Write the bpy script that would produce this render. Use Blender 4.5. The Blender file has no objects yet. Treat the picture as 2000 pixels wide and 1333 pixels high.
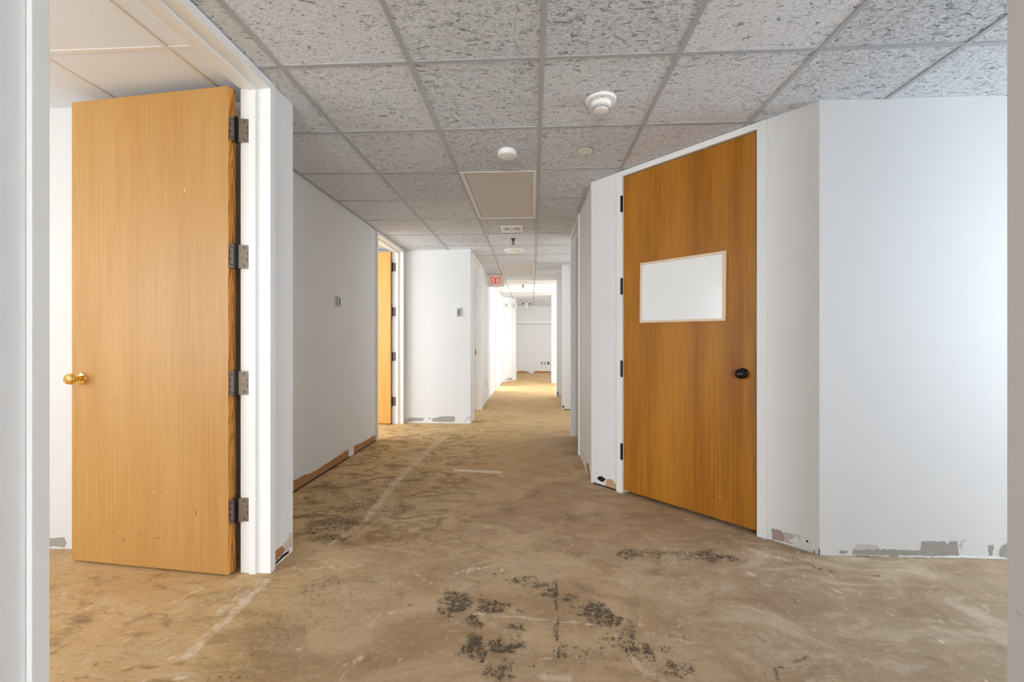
import bpy, bmesh, math, random
import numpy as np
from mathutils import Matrix, Vector

random.seed(7)
SC = bpy.context.scene
COL = SC.collection
PI = math.pi
CEIL = 2.4228          # ceiling height, metres
OPEN_H = 2.383         # height of the door openings

# ------------------------------------------------------------------ helpers
class MB:
    """collects shapes and links them as ONE mesh object"""
    def __init__(self):
        self.bm = bmesh.new()
    def box(self, x0, x1, y0, y1, z0, z1, mi=0, M=None):
        vs = [self.bm.verts.new(p) for p in
              ((x0, y0, z0), (x1, y0, z0), (x1, y1, z0), (x0, y1, z0),
               (x0, y0, z1), (x1, y0, z1), (x1, y1, z1), (x0, y1, z1))]
        for f in ((0, 3, 2, 1), (4, 5, 6, 7), (0, 1, 5, 4), (1, 2, 6, 5), (2, 3, 7, 6), (3, 0, 4, 7)):
            self.bm.faces.new([vs[i] for i in f]).material_index = mi
        if M is not None:
            bmesh.ops.transform(self.bm, matrix=M, verts=vs)
        return self
    def prism(self, pts, z0, z1, mi=0, M=None):
        """pts: 2D polygon in (x, y), extruded along z; M places it"""
        a = [self.bm.verts.new((p[0], p[1], z0)) for p in pts]
        b = [self.bm.verts.new((p[0], p[1], z1)) for p in pts]
        n = len(pts)
        area = sum(pts[i][0] * pts[(i + 1) % n][1] - pts[(i + 1) % n][0] * pts[i][1] for i in range(n))
        fs = [self.bm.faces.new(a[::-1]), self.bm.faces.new(b)]
        for i in range(n):
            j = (i + 1) % n
            fs.append(self.bm.faces.new((a[i], a[j], b[j], b[i])))
        for f in fs:
            f.material_index = mi
        if area < 0:
            bmesh.ops.reverse_faces(self.bm, faces=fs)
        if M is not None:
            bmesh.ops.transform(self.bm, matrix=M, verts=a + b)
        return self
    def lathe(self, prof, seg=32, mi=0, M=None):
        """prof: (radius, height) pairs turned about z"""
        rings = []
        for r, h in prof:
            if r < 1e-6:
                rings.append([self.bm.verts.new((0, 0, h))])
            else:
                rings.append([self.bm.verts.new((r * math.cos(2 * PI * k / seg), r * math.sin(2 * PI * k / seg), h)) for k in range(seg)])
        fs = []
        for A, B in zip(rings, rings[1:]):
            for k in range(seg):
                l = (k + 1) % seg
                if len(A) == 1 and len(B) == 1:
                    continue
                if len(A) == 1:
                    f = self.bm.faces.new((A[0], B[l], B[k]))
                elif len(B) == 1:
                    f = self.bm.faces.new((A[k], A[l], B[0]))
                else:
                    f = self.bm.faces.new((A[k], A[l], B[l], B[k]))
                f.material_index = mi
                f.smooth = True
                fs.append(f)
        vs = [v for r in rings for v in r]
        bmesh.ops.recalc_face_normals(self.bm, faces=fs)
        if M is not None:
            bmesh.ops.transform(self.bm, matrix=M, verts=vs)
        return self
    def cyl(self, r, z0, z1, seg=24, mi=0, M=None):
        return self.lathe([(0, z0), (r, z0), (r, z1), (0, z1)], seg, mi, M)
    def build(self, name, mats, parent=None, bevel=0.0, sharp=True):
        me = bpy.data.meshes.new(name)
        self.bm.to_mesh(me)
        self.bm.free()
        for m in (mats if isinstance(mats, (list, tuple)) else [mats]):
            me.materials.append(m)
        if sharp:
            me.set_sharp_from_angle(angle=math.radians(35))
        o = bpy.data.objects.new(name, me)
        COL.objects.link(o)
        if parent is not None:
            o.parent = parent
        if bevel > 0:
            b = o.modifiers.new('bevel', 'BEVEL')
            b.width = bevel
            b.segments = 2
            b.limit_method = 'ANGLE'
            b.angle_limit = math.radians(40)
        return o

def empty(name, loc=(0, 0, 0), rz=0.0, parent=None):
    o = bpy.data.objects.new(name, None)
    o.empty_display_size = 0.1
    COL.objects.link(o)
    o.location = loc
    o.rotation_euler = (0, 0, rz)
    if parent is not None:
        o.parent = parent
    return o

def tag(o, label=None, cat=None, group=None, kind=None):
    if label: o['label'] = label
    if cat: o['category'] = cat
    if group: o['group'] = group
    if kind: o['kind'] = kind
    return o

def struct(o, label, cat):
    return tag(o, label, cat, kind='structure')

TX = lambda x, y, z: Matrix.Translation((x, y, z))
RX = lambda a: Matrix.Rotation(a, 4, 'X')
RY = lambda a: Matrix.Rotation(a, 4, 'Y')
RZ = lambda a: Matrix.Rotation(a, 4, 'Z')

# ---------------------------------------------------------------- materials
class NT:
    def __init__(self, name):
        self.mat = bpy.data.materials.new(name)
        self.mat.use_nodes = True
        self.t = self.mat.node_tree
        self.t.nodes.clear()
        self.out = self.n('ShaderNodeOutputMaterial')
        self.b = self.n('ShaderNodeBsdfPrincipled')
        self.t.links.new(self.b.outputs[0], self.out.inputs[0])
    def n(self, kind, **kw):
        nd = self.t.nodes.new(kind)
        for k, v in kw.items():
            setattr(nd, k, v)
        return nd
    def put(self, sock, v):
        if hasattr(v, 'is_output') or isinstance(v, bpy.types.NodeSocket):
            self.t.links.new(v, sock)
        elif isinstance(v, (tuple, list)) and len(v) == 3 and sock.type == 'RGBA':
            sock.default_value = (*v, 1)
        else:
            sock.default_value = v
    def math(self, op, a, b=0.0, c=0.0, clamp=False):
        nd = self.n('ShaderNodeMath', operation=op, use_clamp=clamp)
        for s, v in zip(nd.inputs, (a, b, c)):
            self.put(s, v)
        return nd.outputs[0]
    def coords(self, kind='Object'):
        return self.n('ShaderNodeTexCoord').outputs[kind]
    def mapping(self, vec, scale=(1, 1, 1), loc=(0, 0, 0), rot=(0, 0, 0)):
        nd = self.n('ShaderNodeMapping')
        self.put(nd.inputs[0], vec)
        nd.inputs['Scale'].default_value = scale
        nd.inputs['Location'].default_value = loc
        nd.inputs['Rotation'].default_value = rot
        return nd.outputs[0]
    def noise(self, vec, scale=5.0, detail=4.0, rough=0.5, dist=0.0):
        nd = self.n('ShaderNodeTexNoise')
        self.put(nd.inputs['Vector'], vec)
        nd.inputs['Scale'].default_value = scale
        nd.inputs['Detail'].default_value = detail
        nd.inputs['Roughness'].default_value = rough
        nd.inputs['Distortion'].default_value = dist
        return nd.outputs['Fac']
    def smooth(self, v, a, b, lo=0.0, hi=1.0):
        nd = self.n('ShaderNodeMapRange', interpolation_type='SMOOTHSTEP')
        self.put(nd.inputs[0], v)
        for i, x in zip((1, 2, 3, 4), (a, b, lo, hi)):
            nd.inputs[i].default_value = x
        return nd.outputs[0]
    def mix(self, f, a, b, mode='MIX'):
        nd = self.n('ShaderNodeMix', data_type='RGBA', blend_type=mode)
        self.put(nd.inputs[0], f)
        self.put(nd.inputs[6], a)
        self.put(nd.inputs[7], b)
        return nd.outputs[2]
    def sep(self, v):
        nd = self.n('ShaderNodeSeparateXYZ')
        self.put(nd.inputs[0], v)
        return nd.outputs
    def comb(self, x, y, z):
        nd = self.n('ShaderNodeCombineXYZ')
        for s, v in zip(nd.inputs, (x, y, z)):
            self.put(s, v)
        return nd.outputs[0]
    def attr(self, name):
        return self.n('ShaderNodeAttribute', attribute_name=name).outputs['Fac']
    def bump(self, h, strength=0.3, dist=0.002):
        nd = self.n('ShaderNodeBump')
        nd.inputs['Strength'].default_value = strength
        nd.inputs['Distance'].default_value = dist
        self.put(nd.inputs['Height'], h)
        self.t.links.new(nd.outputs[0], self.b.inputs['Normal'])
    def set(self, **kw):
        names = {'color': 'Base Color', 'rough': 'Roughness', 'metal': 'Metallic', 'coat': 'Coat Weight',
                 'coatr': 'Coat Roughness', 'spec': 'Specular IOR Level', 'emit': 'Emission Color', 'emits': 'Emission Strength'}
        for k, v in kw.items():
            self.put(self.b.inputs[names[k]], v)
        return self.mat

def srgb(r, g, b):
    f = lambda c: c / 12.92 if c <= 0.04045 else ((c + 0.055) / 1.055) ** 2.4
    return tuple(f(c / 255) for c in (r, g, b))

def plain(name, col, rough=0.5, metal=0.0, var=0.06, scale=30, bump=0.0, **kw):
    m = NT(name)
    n = m.noise(m.coords(), scale, 3)
    c = m.mix(m.math('MULTIPLY', n, 1.0), tuple(x * (1 - var) for x in col), tuple(min(1, x * (1 + var)) for x in col))
    if bump:
        m.bump(m.noise(m.coords(), scale * 6, 2), bump, 0.001)
    return m.set(color=c, rough=rough, metal=metal, **kw)

def paint_mat(name, col, rough=0.55):
    m = NT(name)
    co = m.coords()
    a = m.noise(co, 1.6, 3)
    c = m.mix(m.smooth(a, .3, .7), tuple(x * .985 for x in col), col)
    m.bump(m.noise(co, 260, 2), 0.12, 0.0006)
    return m.set(color=c, rough=rough)

def wood_mat(name, dark, light, cathedral=0.0, rough=0.36):
    m = NT(name)
    co = m.coords()
    x, y, z = m.sep(co)
    broad = m.noise(m.mapping(co, (5, 1, .55)), 1.0, 2)
    streak = m.noise(m.mapping(co, (70, 8, 1.7)), 1.0, 4, .6)
    pores = m.noise(m.mapping(co, (420, 40, 9)), 1.0, 2, .5)
    f = m.math('ADD', m.math('MULTIPLY', broad, .45), m.math('MULTIPLY', streak, .55))
    if cathedral > 0:
        t = m.math('PINGPONG', m.math('ADD', x, .075), .1525)
        w = m.noise(m.mapping(co, (7, 1, 1.1)), 1.0, 2)
        ph = m.math('ADD', m.math('MULTIPLY', m.math('POWER', t, .8), 420), m.math('ADD', m.math('MULTIPLY', z, 9), m.math('MULTIPLY', w, 22)))
        ring = m.math('MULTIPLY_ADD', m.math('SINE', ph), .5, .5)
        ring = m.math('POWER', ring, 2.5)
        near = m.smooth(t, .02, .11, 1, .15)
        f = m.math('ADD', f, m.math('MULTIPLY', m.math('MULTIPLY', ring, near), -.20 * cathedral))
        panel = m.math('FLOOR', m.math('DIVIDE', m.math('ADD', x, .08), .305))
        f = m.math('ADD', f, m.math('MULTIPLY', m.math('SINE', m.math('MULTIPLY', panel, 2.4)), .06 * cathedral))
    c = m.mix(m.smooth(f, .22, .72), dark, light)
    c = m.mix(m.smooth(pores, .60, .74, 0, .35), c, tuple(v * .55 for v in dark))
    m.bump(pores, 0.08, 0.0004)
    return m.set(color=c, rough=rough, spec=.38)

def edge_wood_mat(name, dark, light):
    m = NT(name)
    co = m.coords()
    x, y, z = m.sep(co)
    w = m.noise(m.mapping(co, (1, 20, 2.2)), 1.0, 2)
    yy = m.math('ABSOLUTE', m.math('ADD', y, .024))
    ph = m.math('ADD', m.math('MULTIPLY', yy, 420), m.math('ADD', m.math('MULTIPLY', z, 34), m.math('MULTIPLY', w, 26)))
    r = m.math('POWER', m.math('MULTIPLY_ADD', m.math('SINE', ph), .5, .5), 2.0)
    return m.set(color=m.mix(r, light, dark), rough=.55)

def tile_mat(name, col, X0, Y0, W, rough_tile=True):
    m = NT(name)
    co = m.coords()
    x, y, z = m.sep(co)
    cx = m.math('FLOOR', m.math('DIVIDE', m.math('SUBTRACT', x, X0), W))
    cy = m.math('FLOOR', m.math('DIVIDE', m.math('SUBTRACT', y, Y0), W))
    wn = m.n('ShaderNodeTexWhiteNoise', noise_dimensions='3D')
    m.put(wn.inputs['Vector'], m.comb(cx, cy, 3.0))
    rnd = wn.outputs['Value']
    # each tile has its own patch of the fissured pattern
    off = m.n('ShaderNodeVectorMath', operation='MULTIPLY_ADD')
    m.put(off.inputs[0], m.comb(cx, cy, 0.0))
    off.inputs[1].default_value = (3.7, 2.9, 0)
    m.put(off.inputs[2], co)
    p = off.outputs[0]
    if rough_tile:
        wv = m.noise(m.mapping(p, (9, 26, 1)), 1.0, 3, .55, 1.0)
        msk = m.noise(m.mapping(p, (26, 40, 5)), 1.0, 2, .5)
        thr = m.math('MULTIPLY_ADD', rnd, .10, -.06)
        worm = m.smooth(m.math('ABSOLUTE', m.math('SUBTRACT', wv, .5)), .003, .024, 1, 0)
        worm = m.math('MULTIPLY', worm, m.smooth(m.math('SUBTRACT', msk, thr), .53, .60))
        wv2 = m.noise(m.mapping(p, (30, 62, 1), loc=(7, 3, 0)), 1.0, 3, .6, .8)
        msk2 = m.noise(m.mapping(p, (60, 80, 9)), 1.0, 2, .5)
        worm2 = m.smooth(m.math('ABSOLUTE', m.math('SUBTRACT', wv2, .5)), .01, .045, 1, 0)
        worm2 = m.math('MULTIPLY', worm2, m.smooth(m.math('SUBTRACT', msk2, thr), .51, .58))
        body = m.noise(m.mapping(p, (85, 150, 1)), 1.0, 4, .65, .5)
        pit = m.math('MAXIMUM', worm, m.math('MULTIPLY', worm2, .42))
        tone = m.math('MULTIPLY_ADD', rnd, .06, .97)
        base = m.mix(1.0, col, m.comb(tone, tone, tone), 'MULTIPLY')
        base = m.mix(m.smooth(body, .32, .56, .24, 0), base, tuple(v * .45 for v in col))
        c = m.mix(m.math('MULTIPLY', pit, .70), base, tuple(v * .16 for v in col))
        h = m.math('SUBTRACT', m.math('MULTIPLY', body, 1.0), m.math('MULTIPLY', pit, .9))
        m.bump(h, 1.0, .010)
    else:
        dots = m.noise(m.mapping(p, (110, 150, 1)), 1.0, 2, .5, .6)
        pit = m.smooth(dots, .66, .74)
        c = m.mix(m.math('MULTIPLY', pit, .35), col, tuple(v * .4 for v in col))
        m.bump(m.math('MULTIPLY', pit, -1), .3, .002)
    return m.set(color=c, rough=.95, spec=.1)

WALL = paint_mat('white_wall_paint', (.785, .785, .78))
TRIM = paint_mat('white_frame_paint', (.82, .82, .80), .38)
TAUPE = paint_mat('taupe_frame_paint', (.19, .17, .145), .42)
CARCASS = plain('plain_plaster', (.74, .73, .71), .9)
OAK = wood_mat('honey_oak_veneer', srgb(186, 134, 66), srgb(204, 158, 94), 0.0, .44)
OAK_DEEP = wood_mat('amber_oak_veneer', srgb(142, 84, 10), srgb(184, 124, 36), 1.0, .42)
OAK_PALE = wood_mat('pale_oak_veneer', srgb(214, 150, 66), srgb(232, 178, 100), 0.0, .4)
EDGE = edge_wood_mat('softwood_door_edge', srgb(150, 84, 18), srgb(216, 150, 62))
TILE = tile_mat('fissured_ceiling_tile', (.89, .915, .95), -1.1745, 1.8908, .6096)
TILE_OFFICE = tile_mat('fine_ceiling_tile', (.79, .83, .88), -1.60, 1.745, .6096, False)
TBAR = plain('ceiling_grid_paint', (.42, .44, .46), .5, 0, .03)
TBAR_WHITE = plain('white_ceiling_grid_paint', (.80, .79, .76), .5, 0, .03)
BRASS = plain('polished_brass', (.86, .62, .22), .14, 1.0, .05)
BRONZE = plain('worn_bronze', (.23, .185, .145), .42, .7, .3, 60)
BLACKM = plain('black_oiled_metal', (.012, .011, .010), .28, .6, .1)
HOLE = plain('dark_hole', (.012, .010, .009), .9)
KNOBM = plain('dark_antique_metal', (.022, .024, .022), .2, .85, .2)
WPLASTIC = plain('white_plastic', (.84, .835, .81), .35, 0, .02)
CREAM = plain('cream_plastic', (.76, .75, .70), .4, 0, .02)
GPLASTIC = plain('grey_plastic', (.50, .50, .49), .45, 0, .03)
DGREY = plain('dark_grey_plastic', (.08, .08, .075), .5, 0, .05)
DIFFUSER = plain('milky_light_diffuser', (.60, .575, .555), .5, 0, .03, 4)
BOARD = plain('glossy_white_board', (.83, .83, .815), .16, 0, .01, 3)
BOARDFRAME = plain('pale_wood_frame', srgb(224, 200, 170), .5, 0, .08, 40)
REDGLOW = NT('lit_red_letters').set(color=(.58, .03, .012), rough=.4, emit=(.95, .05, .012), emits=.14)
SIGNFACE = NT('lit_sign_face').set(color=(.78, .62, .50), rough=.4, emit=(.9, .55, .38), emits=.06)
PMAT = {
    'gray': plain('grey_drywall_paper', srgb(168, 163, 155), .9, 0, .10, 50, .3),
    'smudge': plain('scuffed_grey_paint', srgb(205, 201, 197), .8, 0, .10, 70, .3),
    'smudge2': plain('torn_pale_paper', srgb(196, 184, 176), .9, 0, .10, 70, .3),
    'plaster': plain('rough_white_plaster', srgb(236, 234, 230), .8, 0, .06, 90, .5),
    'beige': plain('torn_beige_paper', srgb(206, 190, 170), .9, 0, .14, 60, .4),
    'brownpaper': plain('brown_kraft_paper', srgb(172, 124, 78), .9, 0, .12, 25, .3),
    'brownpaper2': plain('grey_brown_paper', srgb(168, 150, 140), .9, 0, .10, 60, .3),
    'brownpaper2b': plain('tan_kraft_paper', srgb(196, 156, 118), .9, 0, .12, 60, .3),
    'dark': HOLE,
}

def floor_mat():
    m = NT('stripped_concrete_floor')
    co = m.coords()
    dark, light, ochre, grey, crack = (m.attr(n) for n in ('dark', 'light', 'ochre', 'grey', 'crack'))
    n1 = m.noise(m.mapping(co, (1.0, 1.5, 1)), 1.7, 5, .6, .6)
    n2 = m.noise(m.mapping(co, (6, 13, 1)), 1.0, 6, .65, 1.2)
    n3 = m.noise(co, 42, 5, .7, .4)
    swirl = m.noise(m.mapping(co, (9, 34, 1), rot=(0, 0, .5)), 1.0, 4, .6, 2.2)
    fine = m.noise(co, 190, 3, .6)
    c = m.mix(m.smooth(n1, .38, .62), srgb(206, 176, 138), srgb(178, 146, 108))
    c = m.mix(m.math('MULTIPLY', ochre, m.smooth(n1, .25, .75, .55, 1)), c, srgb(220, 178, 114))
    c = m.mix(m.math('MULTIPLY', grey, .8), c, srgb(172, 150, 124))
    cl = m.noise(m.mapping(co, (2.6, 4.2, 1), loc=(1, 4, 0), rot=(0, 0, .35)), 1.0, 5, .62, .9)
    c = m.mix(m.math('MULTIPLY', m.smooth(cl, .50, .66), m.math('MULTIPLY_ADD', grey, .45, .22)), c, srgb(212, 194, 170))
    c = m.mix(m.math('MULTIPLY', m.smooth(cl, .34, .47, 1, 0), .38), c, srgb(132, 104, 74))
    c = m.mix(m.smooth(n2, .52, .74, 0, .55), c, srgb(224, 202, 168))
    c = m.mix(m.math('MULTIPLY', m.smooth(n2, .28, .48, .75, 0), m.math('MULTIPLY_ADD', ochre, .55, .45)), c, srgb(128, 94, 56))
    c = m.mix(m.math('MULTIPLY', m.smooth(swirl, .55, .66, 0, .6), m.math('MULTIPLY_ADD', ochre, .75, .25)), c, srgb(226, 196, 146))
    c = m.mix(m.math('MULTIPLY', m.smooth(swirl, .30, .43, .55, 0), m.math('MULTIPLY_ADD', ochre, .6, .25)), c, srgb(120, 88, 52))
    c = m.mix(m.smooth(fine, .35, .65, .22, 0), c, srgb(116, 92, 66))
    # thick ochre glue combed by a trowel, left side of the hall
    glue = m.attr('glue')
    comb = m.noise(m.mapping(co, (22, 60, 1), rot=(0, 0, .9)), 1.0, 4, .65, 2.6)
    gl = m.noise(m.mapping(co, (4, 7, 1), loc=(5, 1, 0)), 1.0, 4, .62, 1.4)
    c = m.mix(m.math('MULTIPLY', glue, m.smooth(gl, .34, .56, .80, 0)), c, srgb(118, 84, 40))
    c = m.mix(m.math('MULTIPLY', glue, m.math('MULTIPLY', m.smooth(comb, .48, .60), m.smooth(gl, .40, .62, .25, .85))), c, srgb(228, 196, 138))
    # adhesive stains
    n4 = m.noise(co, 120, 4, .6, .5)
    e = m.math('ADD', m.math('MULTIPLY_ADD', n3, 3.6, -1.8), m.math('MULTIPLY_ADD', n4, 2.4, -1.2))
    dk = m.math('MULTIPLY', m.math('ADD', m.math('MULTIPLY', dark, 1.15), m.math('ADD', m.math('MULTIPLY', e, m.smooth(dark, 0, .12)), -.66)), 1.9, clamp=True)
    c = m.mix(m.math('MULTIPLY', dark, .22), c, srgb(118, 100, 78))
    c = m.mix(m.math('MULTIPLY', dk, .88), c, srgb(74, 63, 46))
    # broad pale scuffs
    sc = m.noise(m.mapping(co, (5, 5, 1), loc=(2, 9, 0)), 1.0, 3, .6, .6)
    ss = m.noise(m.mapping(co, (30, 90, 1), rot=(0, 0, -.6)), 1.0, 4, .65)
    scf = m.math('MULTIPLY', m.smooth(sc, .55, .72), m.smooth(ss, .46, .62))
    c = m.mix(m.math('MULTIPLY', scf, .30), c, srgb(228, 208, 176))
    # scraped pale marks
    st = m.noise(m.mapping(co, (55, 25, 1), rot=(0, 0, .7)), 1.0, 3, .6)
    lt = m.math('MULTIPLY', m.math('ADD', light, m.math('MULTIPLY_ADD', st, 2.8, -1.65)), 1.7, clamp=True)
    lt = m.math('MULTIPLY', lt, m.smooth(n2, .36, .60, .4, 1))
    c = m.mix(m.math('MULTIPLY', lt, .70), c, srgb(226, 208, 184))
    # scattered pale specks
    vo = m.n('ShaderNodeTexVoronoi', feature='F1')
    m.put(vo.inputs['Vector'], m.mapping(co, (1, .8, 1)))
    vo.inputs['Scale'].default_value = 9
    wn = m.sep(vo.outputs['Color'])
    sp = m.math('MULTIPLY', m.math('LESS_THAN', vo.outputs['Distance'], m.math('MULTIPLY', wn[1], .085)), m.math('GREATER_THAN', wn[0], .5))
    c = m.mix(m.math('MULTIPLY', sp, .75), c, srgb(230, 214, 186))
    c = m.mix(m.math('MULTIPLY', crack, .85, clamp=True), c, srgb(58, 46, 34))
    m.bump(m.math('ADD', m.math('MULTIPLY', n2, .8), m.math('MULTIPLY', n3, .35)), .28, .004)
    return m.set(color=c, rough=m.smooth(n2, .3, .7, .55, .8), spec=.35)
FLOOR = floor_mat()

# measured marks: torn paint at the wall bases (u along the wall, height), floor stains and scrapes (metres)
PATCHES = {
    'RW': [
        ('gray',[(1.632,0.025),(1.671,0.028),(1.672,0.013),(1.634,0.012)]),
        ('gray',[(1.703,0.033),(1.868,0.04),(2.008,0.035),(2.043,0.041),(2.049,0.085),(2.078,0.088),(2.168,0.088),(2.178,0.066),(2.196,0.092),(2.23,0.089),(2.235,0.017),(2.099,0.01),(1.931,0.011),(1.924,0.001),(1.889,0.001),(1.886,0.008),(1.703,0.007)]),
        ('smudge',[(1.713,0.037),(1.72,0.061),(1.777,0.064),(1.826,0.058),(1.84,0.043),(1.784,0.036)]),
        ('gray',[(2.382,0.071),(2.409,0.075),(2.409,0.054),(2.399,0.017),(2.388,0.021),(2.385,0.049)]),
        ('gray',[(2.443,0.015),(2.438,0.036),(2.45,0.073),(2.477,0.088),(2.552,0.089),(2.552,0.01)]),
        ('smudge',[(2.237,0.068),(2.254,0.097),(2.282,0.099),(2.258,0.083),(2.247,0.046)]),
        ('plaster',[(1.703,0.003),(1.865,0.006),(1.868,0.001),(1.706,0.001)]),
        ('plaster',[(1.931,0.008),(2.095,0.008),(2.095,0.001),(1.935,0.001)]),
        ('plaster',[(2.106,0.01),(2.457,0.011),(2.457,0.005),(2.106,0.001)]),
    ],
    'RA': [
        ('brownpaper2',[(1.291,0.067),(1.339,0.071),(1.351,0.052),(1.353,0.014),(1.294,0.001)]),
        ('smudge2',[(1.353,0.068),(1.39,0.069),(1.406,0.056),(1.376,0.026),(1.396,0.022),(1.409,0.017),(1.353,0.014)]),
        ('smudge',[(1.39,0.073),(1.429,0.075),(1.434,0.051),(1.424,0.047),(1.419,0.064),(1.393,0.063)]),
        ('dark',[(1.456,0.053),(1.461,0.061),(1.467,0.06),(1.466,0.051),(1.459,0.048)]),
        ('dark',[(1.492,0.016),(1.495,0.017),(1.496,0.001),(1.492,0.001)]),
        ('dark',[(1.514,0.031),(1.517,0.032),(1.517,0.001),(1.514,0.001)]),
        ('dark',[(0.059,0.045),(0.071,0.068),(0.1,0.077),(0.124,0.069),(0.143,0.066),(0.133,0.053),(0.114,0.033),(0.09,0.035)]),
        ('brownpaper2b',[(0.147,0.059),(0.166,0.073),(0.185,0.076),(0.212,0.071),(0.226,0.052),(0.246,0.045),(0.246,0.004),(0.138,0.004)]),
        ('dark',[(0.021,0.001),(0.138,0.002),(0.248,0.001),(0.248,0.001),(0.138,0.001),(0.021,0.001)]),
    ],
    'R1': [
        ('brownpaper',[(3.703,0.075),(3.525,0.102),(3.42,0.011),(3.464,0.001),(3.556,0.008),(3.67,0.033)]),
        ('smudge',[(3.999,0.109),(3.959,0.115),(3.791,0.068),(3.845,0.053)]),
    ],
    'W2': [
        ('brownpaper',[(3.048,0.089),(3.126,0.089),(3.2,0.087),(3.24,0.077),(3.305,0.068),(3.402,0.066),(3.526,0.071),(3.636,0.074),(3.729,0.076),(3.853,0.082),(3.93,0.085),(3.988,0.082),(3.991,0.006),(3.729,0.005),(3.402,0.007),(3.048,0.008)]),
        ('brownpaper',[(4.117,0.086),(4.184,0.082),(4.275,0.072),(4.437,0.072),(4.685,0.07),(4.685,0.004),(4.355,0.003),(4.117,0.005)]),
        ('dark',[(3.048,0.006),(3.402,0.004),(3.984,0.004),(4.685,0.001),(4.685,0.001),(3.984,0.001),(3.402,0.001),(3.048,0.001)]),
        ('plaster',[(3.998,0.079),(4.107,0.082),(4.11,0.007),(4.067,0.001),(3.998,0.01)]),
    ],
    'W1': [
        ('brownpaper',[(2.02,0.063),(2.051,0.078),(2.096,0.077),(2.12,0.053),(2.123,0.04),(2.103,0.03),(2.051,0.025),(2.023,0.017)]),
        ('beige',[(2.098,0.076),(2.158,0.09),(2.192,0.075),(2.192,0.03),(2.144,0.033),(2.125,0.036),(2.122,0.052)]),
        ('smudge',[(2.158,0.112),(2.179,0.111),(2.195,0.095),(2.192,0.077),(2.161,0.09)]),
        ('dark',[(2.023,0.016),(2.096,0.025),(2.158,0.024),(2.158,0.01),(2.096,0.013),(2.026,0.007)]),
    ],
    'W3': [
        ('gray',[(-1.723,0.078),(-1.625,0.074),(-1.517,0.07),(-1.527,0.032),(-1.625,0.026),(-1.723,0.02),(-1.742,0.044)]),
        ('gray',[(-1.399,0.067),(-1.331,0.077),(-1.292,0.092),(-1.224,0.097),(-1.087,0.098),(-1.077,0.089),(-1.082,0.031),(-1.107,0.016),(-1.224,0.02),(-1.321,0.017),(-1.404,0.028)]),
        ('dark',[(-1.45,0.068),(-1.429,0.07),(-1.424,0.061),(-1.443,0.058)]),
        ('smudge',[(-1.782,0.053),(-1.733,0.073),(-1.744,0.039),(-1.728,0.019),(-1.752,0.005),(-1.792,0.01)]),
        ('smudge',[(-0.956,0.032),(-0.893,0.105),(-0.872,0.105),(-0.859,0.071),(-0.864,0.033),(-0.878,0.033),(-0.888,0.081),(-0.932,0.023)]),
    ],
    'FA': [
        ('gray',[(0.16,0.084),(0.24,0.095),(0.401,0.084),(0.429,0.015),(0.173,0.025)]),
        ('gray',[(0.055,0.066),(0.107,0.071),(0.121,0.028),(0.068,0.027)]),
    ],
    'END': [
        ('brownpaper',[(-0.555,0.079),(-0.317,0.097),(-0.193,0.076),(-0.09,0.035),(-0.007,0.015),(-0.555,0.009)]),
        ('brownpaper',[(0.054,0.077),(0.158,0.102),(0.261,0.088),(0.662,0.083),(0.662,0.013),(0.034,0.011)]),
    ],
    'RF': [
        ('dark',[(0.498,0.067),(0.527,0.072),(0.532,0.039),(0.508,0.034)]),
        ('dark',[(0.527,0.013),(0.647,0.006),(0.647,0.001),(0.527,0.005)]),
    ],
    'RF2': [
        ('dark',[(0.51,0.091),(0.534,0.097),(0.54,0.019),(0.522,0.001)]),
        ('dark',[(0.522,0.01),(0.6,0.005),(0.6,0.001),(0.522,0.001)]),
    ],
    'OFF': [
        ('gray',[(-2.671,0.054),(-2.569,0.066),(-2.555,0.03),(-2.569,0.006),(-2.622,0.014),(-2.666,0.013)]),
    ],
    'W4': [
        ('smudge',[(7.078,0.001),(7.245,0.03),(8.212,0.048),(9.548,0.031),(9.653,0.006),(8.437,0.001),(7.511,0.001)]),
    ],
    'RN': [
        ('smudge',[(1.086,0.474),(1.076,0.477),(1.066,0.474),(1.073,0.472)]),
    ],
}
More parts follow.
